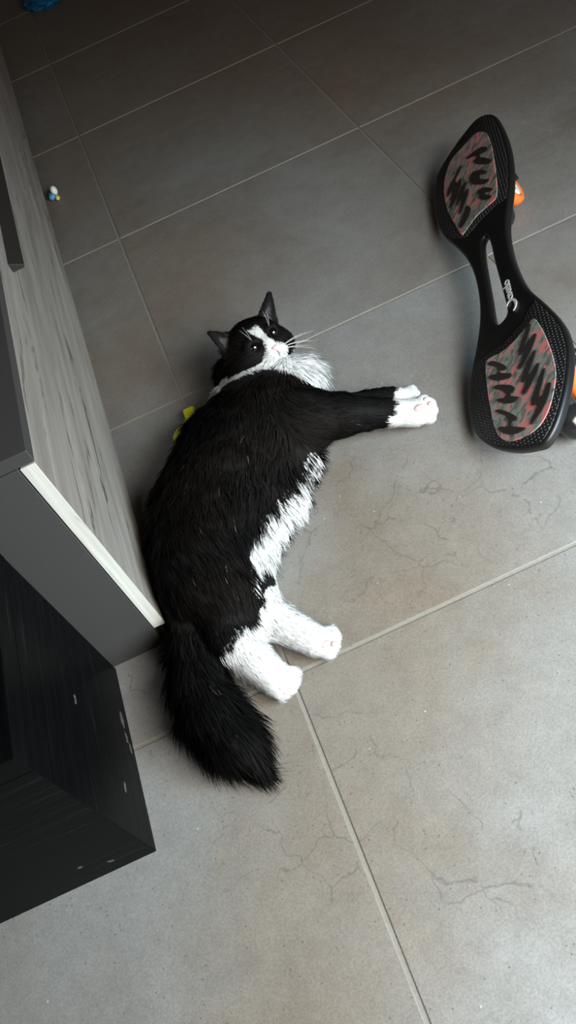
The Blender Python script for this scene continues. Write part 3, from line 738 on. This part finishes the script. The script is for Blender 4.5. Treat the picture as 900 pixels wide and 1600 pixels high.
BAND = [(0.0748, 0.4824, 0.0891), (0.0868, 0.4645, 0.1026), (0.1045, 0.4515, 0.114), (0.1214, 0.4504, 0.1161), (0.137, 0.4497, 0.1144), (0.1511, 0.4528, 0.1106), (0.1645, 0.4511, 0.1096), (0.1809, 0.4512, 0.1056)]
GROIN = [(0.028, 0.117, 0.055), (0.0166, 0.1152, 0.0656), (0.0084, 0.0983, 0.069), (-0.0038, 0.0778, 0.0689), (-0.0167, 0.0631, 0.0609)]
def line_dist(P, line):
    L = np.array(line); best = np.full(len(P), 9.0)
    for a, b in zip(L[:-1], L[1:]):
        t = seg_t(P, a, b); best = np.minimum(best, np.linalg.norm(P - (a + t[:, None] * (b - a)), axis=1))
    return best
def head_local(P):
    q = (P - HC) / HS; return q @ HR, q @ HU, q @ HF
BLACK = np.array([0.0032, 0.0030, 0.0030]); BROWN = np.array([0.0085, 0.0064, 0.0050]); WHITE = np.array([0.68, 0.685, 0.68])
def coat_colour(P, wh, regw, jag=1.0):
    nz = fnoise(P, 90, 5) * 0.6 + fnoise(P, 260, 6) * 0.4
    w = wh + 0.22 * nz * jag
    R_ = {n: regw[:, i] for i, n in enumerate(REG)}
    white = w > 0.5
    # belly: right of the boundary line along the flank
    bs = poly_side(P, BELLY) * -1
    white |= (R_['body'] + R_['belly'] > 0.4) & (-bs > 0.004 * nz) & (P[:, 1] < 0.36) & (P[:, 1] > 0.06) & (P[:, 2] < 0.095)
    hr, hu, hf = head_local(P)
    hd = R_['head'] + R_['cheek'] + R_['muzzle'] > 0.5
    # throat bib and chest ruff
    white |= (R_['ruff'] > 0.5)
    white |= (R_['cheek'] + R_['head'] > 0.4) & (hu < -0.031 + 0.003 * nz) & (hf < 0.035)
    # face: blaze, muzzle, chin
    blaze = (np.abs(hr + 0.001) < 0.0048 + 0.0045 * np.clip((0.008 - hu) / 0.02, 0, 1) + 0.0035 * np.clip((hu - 0.012) / 0.014, 0, 1) + 0.0012 * nz) & (hu < 0.026) & (hf > 0.012)
    muz = ((hr / 0.0185) ** 2 + ((hu + 0.018) / 0.0145) ** 2 < 1 + 0.15 * nz) & (hf > 0.022)
    chin = (np.abs(hr) < 0.018) & (hu < -0.022) & (hf > 0.0)
    white = np.where(hd & (hf > -0.01), blaze | muz | chin | (white & (hu < -0.030)), white)
    white &= ~((R_['thigh'] > 0.55))
    white &= ~((R_['tail'] > 0.3))
    # black groin tuft, plus shade painted between thigh and far hind leg
    white &= ~(line_dist(P, GROIN) < 0.0095 + 0.005 * np.clip((P[:, 1] - 0.09) / 0.02, 0, 1) + 0.003 * nz)
    # white collar showing between cheek and shoulder
    white |= (line_dist(P, BAND) < 0.0058 + 0.002 * nz)
    white &= ~((R_['fleg'] > 0.62) & (w < 0.5))
    c = np.where(white[:, None], WHITE, BLACK + (BROWN - BLACK) * np.clip(0.35 + 0.6 * fnoise(P, 25, 9), 0, 1)[:, None])
    return c, white

flowV, flV, whV, regV = coat_eval(V)
colV, _ = coat_colour(V, whV, regV, 0.5)
# scooped ear fronts show greyish skin
def ear_front(P, N_):
    m_ = np.zeros(len(P))
    for A, B, Tt, s in EARS:
        n = unit(np.cross(B - A, Tt - A)); n *= np.sign(n @ HF)
        nn = np.cross(B - A, Tt - A); a2 = nn @ nn
        u = np.cross(Tt - B, P - B) @ nn / a2; v = np.cross(A - Tt, P - Tt) @ nn / a2; w = 1 - u - v
        inr = (u > 0.13) & (v > 0.13) & (w > 0.10) & (np.abs((P - A) @ n) < 0.012)
        m_ = np.maximum(m_, (inr & (N_ @ n > 0.25)).astype(float))
    return m_
earm = ear_front(V, VN)
colV = np.where(earm[:, None] > 0.5, np.array([0.050, 0.040, 0.042]), colV * 0.8)

cat = empty('cat', (0.03, 0.28, 0.0))
tag(cat, 'long-haired black and white cat lying on its side on the tiles', 'cat')
me = bpy.data.meshes.new('body')
me.from_pydata(V.tolist(), [], Q.tolist())
at = me.attributes.new('coat', 'FLOAT_COLOR', 'POINT')
at.data.foreach_set('color', np.concatenate([colV, np.ones((len(V), 1))], 1).ravel().astype(np.float32))
body = link('body', me, mat_body(), cat, True)

# --- fur strands
def is_ear(P):
    r = np.zeros(len(P), bool)
    for A, B, Tt, s in EARS: r |= (tri_dist(P, A, B, Tt) < 0.013) & (((P - HC) @ HU) / HS > 0.024)
    return r
def scatter(n):
    ar = np.linalg.norm(fn, axis=1)
    cen = V[T].mean(1); rw = regV[T[:, 0]]
    hd = rw[:, REG.index('head')] + rw[:, REG.index('cheek')] + rw[:, REG.index('muzzle')]
    pw = rw[:, REG.index('fpaw')] + rw[:, REG.index('hpaw')]; lg = rw[:, REG.index('fleg')] + rw[:, REG.index('hleg')]
    wgt = ar * (1 + 4.0 * hd + 3.0 * pw + 1.2 * lg) * np.where(cen[:, 2] < 0.004, 0.05, 1.0)
    f = rng.choice(len(T), n, p=wgt / wgt.sum())
    a, b = rng.random(n), rng.random(n); s = np.sqrt(a)
    bc = np.stack([1 - s, s * (1 - b), s * b], 1)[..., None]
    P = (V[T[f]] * bc).sum(1); N_ = (VN[T[f]] * bc).sum(1); N_ /= np.linalg.norm(N_, axis=1)[:, None]
    return P, N_
NH = 150000
P, N_ = scatter(NH)
flow, fl, wh, regw = coat_eval(P, 0.008)
_, _, wh2, regw2 = coat_eval(P)
col, white = coat_colour(P, wh2, regw2, 1.3)
Rg = {n: regw2[:, i] for i, n in enumerate(REG)}
ear = is_ear(P); ef = ear_front(P, N_) > 0.5
hr, hu, hf = head_local(P)
fl = np.where(ear, 0.005, fl)
fl = np.where(ear & ~ef & (np.abs(hr) < 0.03) & (hu < 0.04), 0.010, fl)
eyes = [H(s * 0.0185, 0.0065, 0.0335) for s in (-1, 1)]
deye = np.min([np.linalg.norm(P - e, axis=1) for e in eyes], 0)
dnose = np.linalg.norm(P - H(0, -0.011, 0.050), axis=1)
keep = (deye > 0.0092) & (dnose > 0.0062) & ~(ef & (rng.random(NH) < 0.6))
dband = line_dist(P, BAND)
fl = np.where((dband < 0.022) & ~white, 0.006, fl); fl = np.where((dband < 0.012) & white, 0.012, fl)
# belly fringe hangs longer
bs = poly_side(P, BELLY)
fl = np.where((Rg['body'] + Rg['belly'] > 0.4) & (np.abs(bs) < 0.05) & (P[:, 1] < 0.36), fl * 1.15, fl)
flow = np.where(((Rg['body'] + Rg['belly'] > 0.4) & white)[:, None], flow * 0.5 + np.array([0.55, -0.65, -0.35]), flow)
lift = 0.16 + 0.10 * rng.random(NH)
lift = np.where(Rg['tail'] > 0.5, (0.42 + 0.25 * rng.random(NH)) * np.clip((0.12 - P[:, 1]) / 0.10, 0.25, 1), lift)
lift = np.where(Rg['ruff'] > 0.5, 0.40, lift)
lift = np.where((Rg['head'] + Rg['muzzle'] > 0.5), 0.22, lift)
tan = flow - N_ * np.einsum('ij,ij->i', flow, N_)[:, None]
tan /= np.linalg.norm(tan, axis=1)[:, None] + 1e-6
# tufts: neighbouring hairs share a bend so the coat clumps
clump = np.stack([fnoise(P, 110, 21), fnoise(P, 110, 22), fnoise(P, 110, 23)], 1) * 0.28
big = np.stack([fnoise(P, 35, 31), fnoise(P, 35, 32), fnoise(P, 35, 33)], 1) * 0.18
short = (fl < 0.010)[:, None]
d0 = tan + N_ * lift[:, None] + np.where(short, 0.35, 1.0) * (clump + big) + rng.normal(size=(NH, 3)) * 0.13
d0 /= np.linalg.norm(d0, axis=1)[:, None]
L = fl * (0.65 + 0.6 * rng.random(NH))
d1 = d0 * 0.75 + tan * 0.45 + np.array([0, 0, -0.12]) ; d1 /= np.linalg.norm(d1, axis=1)[:, None]
d2 = d1 * 0.8 + tan * 0.3 + np.array([0, 0, -0.20]) + rng.normal(size=(NH, 3)) * 0.1; d2 /= np.linalg.norm(d2, axis=1)[:, None]
p0 = P - N_ * 0.0006
p1 = p0 + d0 * (L * 0.34)[:, None]; p2 = p1 + d1 * (L * 0.34)[:, None]; p3 = p2 + d2 * (L * 0.34)[:, None]
for q in (p1, p2, p3): q[:, 2] = np.maximum(q[:, 2], 0.0012 + 0.0015 * rng.random(NH))
lim = np.where(P[:, 1] > 0.128, -0.1275, -9)
for q in (p1, p2, p3): q[:, 0] = np.maximum(q[:, 0], lim)
# side vector of each ribbon
sd = np.cross(d0, N_ + rng.normal(size=(NH, 3)) * 0.5); sd /= np.linalg.norm(sd, axis=1)[:, None] + 1e-9
hw = np.clip(0.00016 + fl * 0.012, 0.00022, 0.00048) * (0.7 + 0.6 * rng.random(NH)); hw = hw[:, None]
nb = N_ + rng.normal(size=(NH, 3)) * 0.22 ; nb /= np.linalg.norm(nb, axis=1)[:, None]
colj = col * (0.75 + 0.5 * rng.random(NH))[:, None]
# a few stray pale guard hairs on the black coat
stray = (~white) & (rng.random(NH) < 0.0015); colj[stray] = [0.10, 0.09, 0.08]
colj = np.minimum(colj, 0.88)
M_fur = mat_fur()
def fur_object(name, mk, label):
    mk = mk & keep; n = mk.sum()
    W = np.stack([p0 - sd * hw, p0 + sd * hw, p1 - sd * hw, p1 + sd * hw, p2 - sd * hw * .7, p2 + sd * hw * .7, p3], 1)[mk].reshape(-1, 3)
    b = (np.arange(n) * 7)[:, None]
    qd = np.concatenate([b + [0, 1, 3, 2], b + [2, 3, 5, 4]]); tr_ = b + [4, 5, 6]
    me = bpy.data.meshes.new(name)
    nq, nt = len(qd), len(tr_)
    me.vertices.add(len(W)); me.vertices.foreach_set('co', W.ravel().astype(np.float32))
    me.loops.add(nq * 4 + nt * 3); me.loops.foreach_set('vertex_index', np.concatenate([qd.ravel(), tr_.ravel()]).astype(np.int32))
    me.polygons.add(nq + nt)
    ls = np.concatenate([np.arange(nq) * 4, nq * 4 + np.arange(nt) * 3]).astype(np.int32)
    me.polygons.foreach_set('loop_start', ls)
    me.update(calc_edges=True); me.validate()
    me.polygons.foreach_set('use_smooth', np.ones(nq + nt, bool))
    a_ = me.attributes.new('coat', 'FLOAT_COLOR', 'POINT')
    cc = np.repeat(np.concatenate([colj[mk], np.ones((n, 1))], 1), 7, 0)
    a_.data.foreach_set('color', cc.ravel().astype(np.float32))
    me.normals_split_custom_set_from_vertices(np.repeat(nb[mk], 7, 0).astype(np.float32))
    o = link(name, me, M_fur, cat)
    tag(o, label, kind='stuff')
    return o
hdm = (Rg['head'] + Rg['cheek'] + Rg['muzzle'] > 0.5) | ear
tlm = (Rg['tail'] > 0.5) & ~hdm
flm = (Rg['fleg'] + Rg['fpaw'] > 0.5) & ~hdm
hlm = (Rg['hleg'] + Rg['hpaw'] + Rg['thigh'] > 0.5) & ~hdm & ~tlm
rest = ~(hdm | tlm | flm | hlm)
fur_object('body_fur', rest, 'long black flank fur with a white belly and ruff')
fur_object('head_fur', hdm, 'short black face fur with a white blaze and muzzle')
fur_object('tail_fur', tlm, 'bushy black tail')
fur_object('front_leg_fur', flm, 'black front legs ending in white paws')
fur_object('hind_leg_fur', hlm, 'white hind legs')

# --- eyes, nose, mouth, pads, whiskers
t = NT('cat_eye'); 
pc = t.n('ShaderNodeTexCoord').outputs['Object']
M_eye = t.set(t.ramp(t.vdist(pc, (0, 0, 0.0085)), [(0.0, (0.002, 0.002, 0.002)), (0.42, (0.002, 0.002, 0.002)), (0.5, (0.03, 0.042, 0.016)), (0.8, (0.02, 0.028, 0.012)), (1.0, (0.01, 0.01, 0.01))]), 0.06, 0.6, None, 0.6)
M_nose = plain('pink_nose', (0.62, 0.47, 0.46), 0.5, 0.4, 0, 300, 0.1)
M_pad = plain('pink_paw_pad', (0.62, 0.44, 0.42), 0.6, 0.3, 0, 200, 0.15)
M_lip = plain('dusky_lip', (0.25, 0.15, 0.15), 0.6)
hrot = Matrix.Identity(4)
for r in range(3): hrot[r][0] = HR[r]; hrot[r][1] = HU[r]; hrot[r][2] = HF[r]
for s in (-1, 1):
    e = H(s * 0.0185, 0.0065, 0.0300)
    bm = bmesh.new(); bmesh.ops.create_uvsphere(bm, u_segments=24, v_segments=16, radius=0.0090)
    me = bpy.data.meshes.new('eye'); bm.to_mesh(me); bm.free()
    o = link('eye', me, M_eye, None, True)
    o.parent = cat; o.matrix_world = Matrix.Translation(Vector(e)) @ hrot
    o.matrix_parent_inverse = Matrix.Translation(-cat.location)
    o.matrix_basis = Matrix.Translation(Vector(e)) @ hrot
# nose leather: a small heart-like wedge
bm = bmesh.new()
outl = [(-0.0052, 0.0030), (-0.0025, 0.0040), (0.0, 0.0036), (0.0025, 0.0040), (0.0052, 0.0030), (0.0046, 0.0002), (0.0022, -0.0030), (0.0, -0.0048), (-0.0022, -0.0030), (-0.0046, 0.0002)]
fr = [bm.verts.new(H(x * 0.75, -0.0105 + y * 0.85, 0.0525 + 0.0006 - abs(x) * 0.25 + (0.0004 if y < 0 else 0))) for x, y in outl]
md = [bm.verts.new(H(x, -0.0105 + y, 0.0500 - abs(x) * 0.4)) for x, y in outl]
bk = [bm.verts.new(H(x, -0.0105 + y, 0.0430)) for x, y in outl]
bm.faces.new(fr); bm.faces.new(bk)
for k in range(len(outl)):
    j = (k + 1) % len(outl); bm.faces.new((fr[k], fr[j], md[j], md[k])); bm.faces.new((md[k], md[j], bk[j], bk[k]))
bm_obj('nose', bm, M_nose, cat, True)
mouth = bmesh.new()
tube_bm([H(0, -0.0150, 0.0508), H(0, -0.0195, 0.0500), H(0, -0.0235, 0.0465)], [0.0007, 0.0007, 0.0007], 6, mouth)
for s in (-1, 1):
    tube_bm([H(0, -0.0232, 0.0468), H(s * 0.006, -0.0262, 0.0440), H(s * 0.013, -0.0250, 0.0375)], [0.0008, 0.0008, 0.0005], 6, mouth)
bm_obj('mouth', mouth, M_lip, cat, True)
# pads of the raised front paw and of the far hind paw
for c, ax_, r in [((0.3275, 0.2895, 0.0500), None, (0.0085, 0.0055, 0.004)), ((0.346, 0.304, 0.0440), None, (0.005, 0.0035, 0.003)), ((0.348, 0.295, 0.0415), None, (0.005, 0.0035, 0.003)),
                 ((0.341, 0.287, 0.0365), None, (0.005, 0.0035, 0.003)), ((0.0585, 0.002, 0.0330), None, (0.0075, 0.005, 0.004)), ((0.072, 0.010, 0.0265), None, (0.004, 0.004, 0.004)), ((0.068, -0.001, 0.0300), None, (0.004, 0.0035, 0.0035))]:
    bm_obj('paw_pad', ellipsoid_bm(c, ID, r, 12, 8), M_pad, cat, True)
M_whisk = plain('white_whisker', (0.75, 0.75, 0.73), 0.4)
wr = random.Random(4)
for s in (-1, 1):
    for k in range(6):
        b0 = H(s * (0.013 + 0.001 * (k % 2)), -0.0145 - 0.0022 * (k // 2), 0.0455)
        ang = -0.35 + 0.13 * k + wr.uniform(-0.06, 0.06); ln = wr.uniform(0.045, 0.062)
        d = HR * s * math.cos(ang) - HU * math.sin(ang + 0.25) * 0.9 + HF * wr.uniform(0.05, 0.30); d = unit(d)
        pts = [b0 + d * ln * q + (-HF * 0.010 - HU * 0.010) * q * q for q in (0, 0.25, 0.5, 0.75, 1.0)]
        bm_obj('whisker', tube_bm(pts, [0.00030, 0.00028, 0.00022, 0.00016, 0.00008], 5), M_whisk, cat, True)
    for k in range(2):
        b0 = H(s * 0.017, 0.016, 0.036)
        d = unit(HU * 0.9 + HR * s * (0.1 + 0.25 * k) + HF * 0.5)
        pts = [b0 + d * 0.030 * q - HF * 0.008 * q * q for q in (0, 0.5, 1.0)]
        bm_obj('whisker', tube_bm(pts, [0.00018, 0.00014, 0.00006], 5), M_whisk, cat, True)
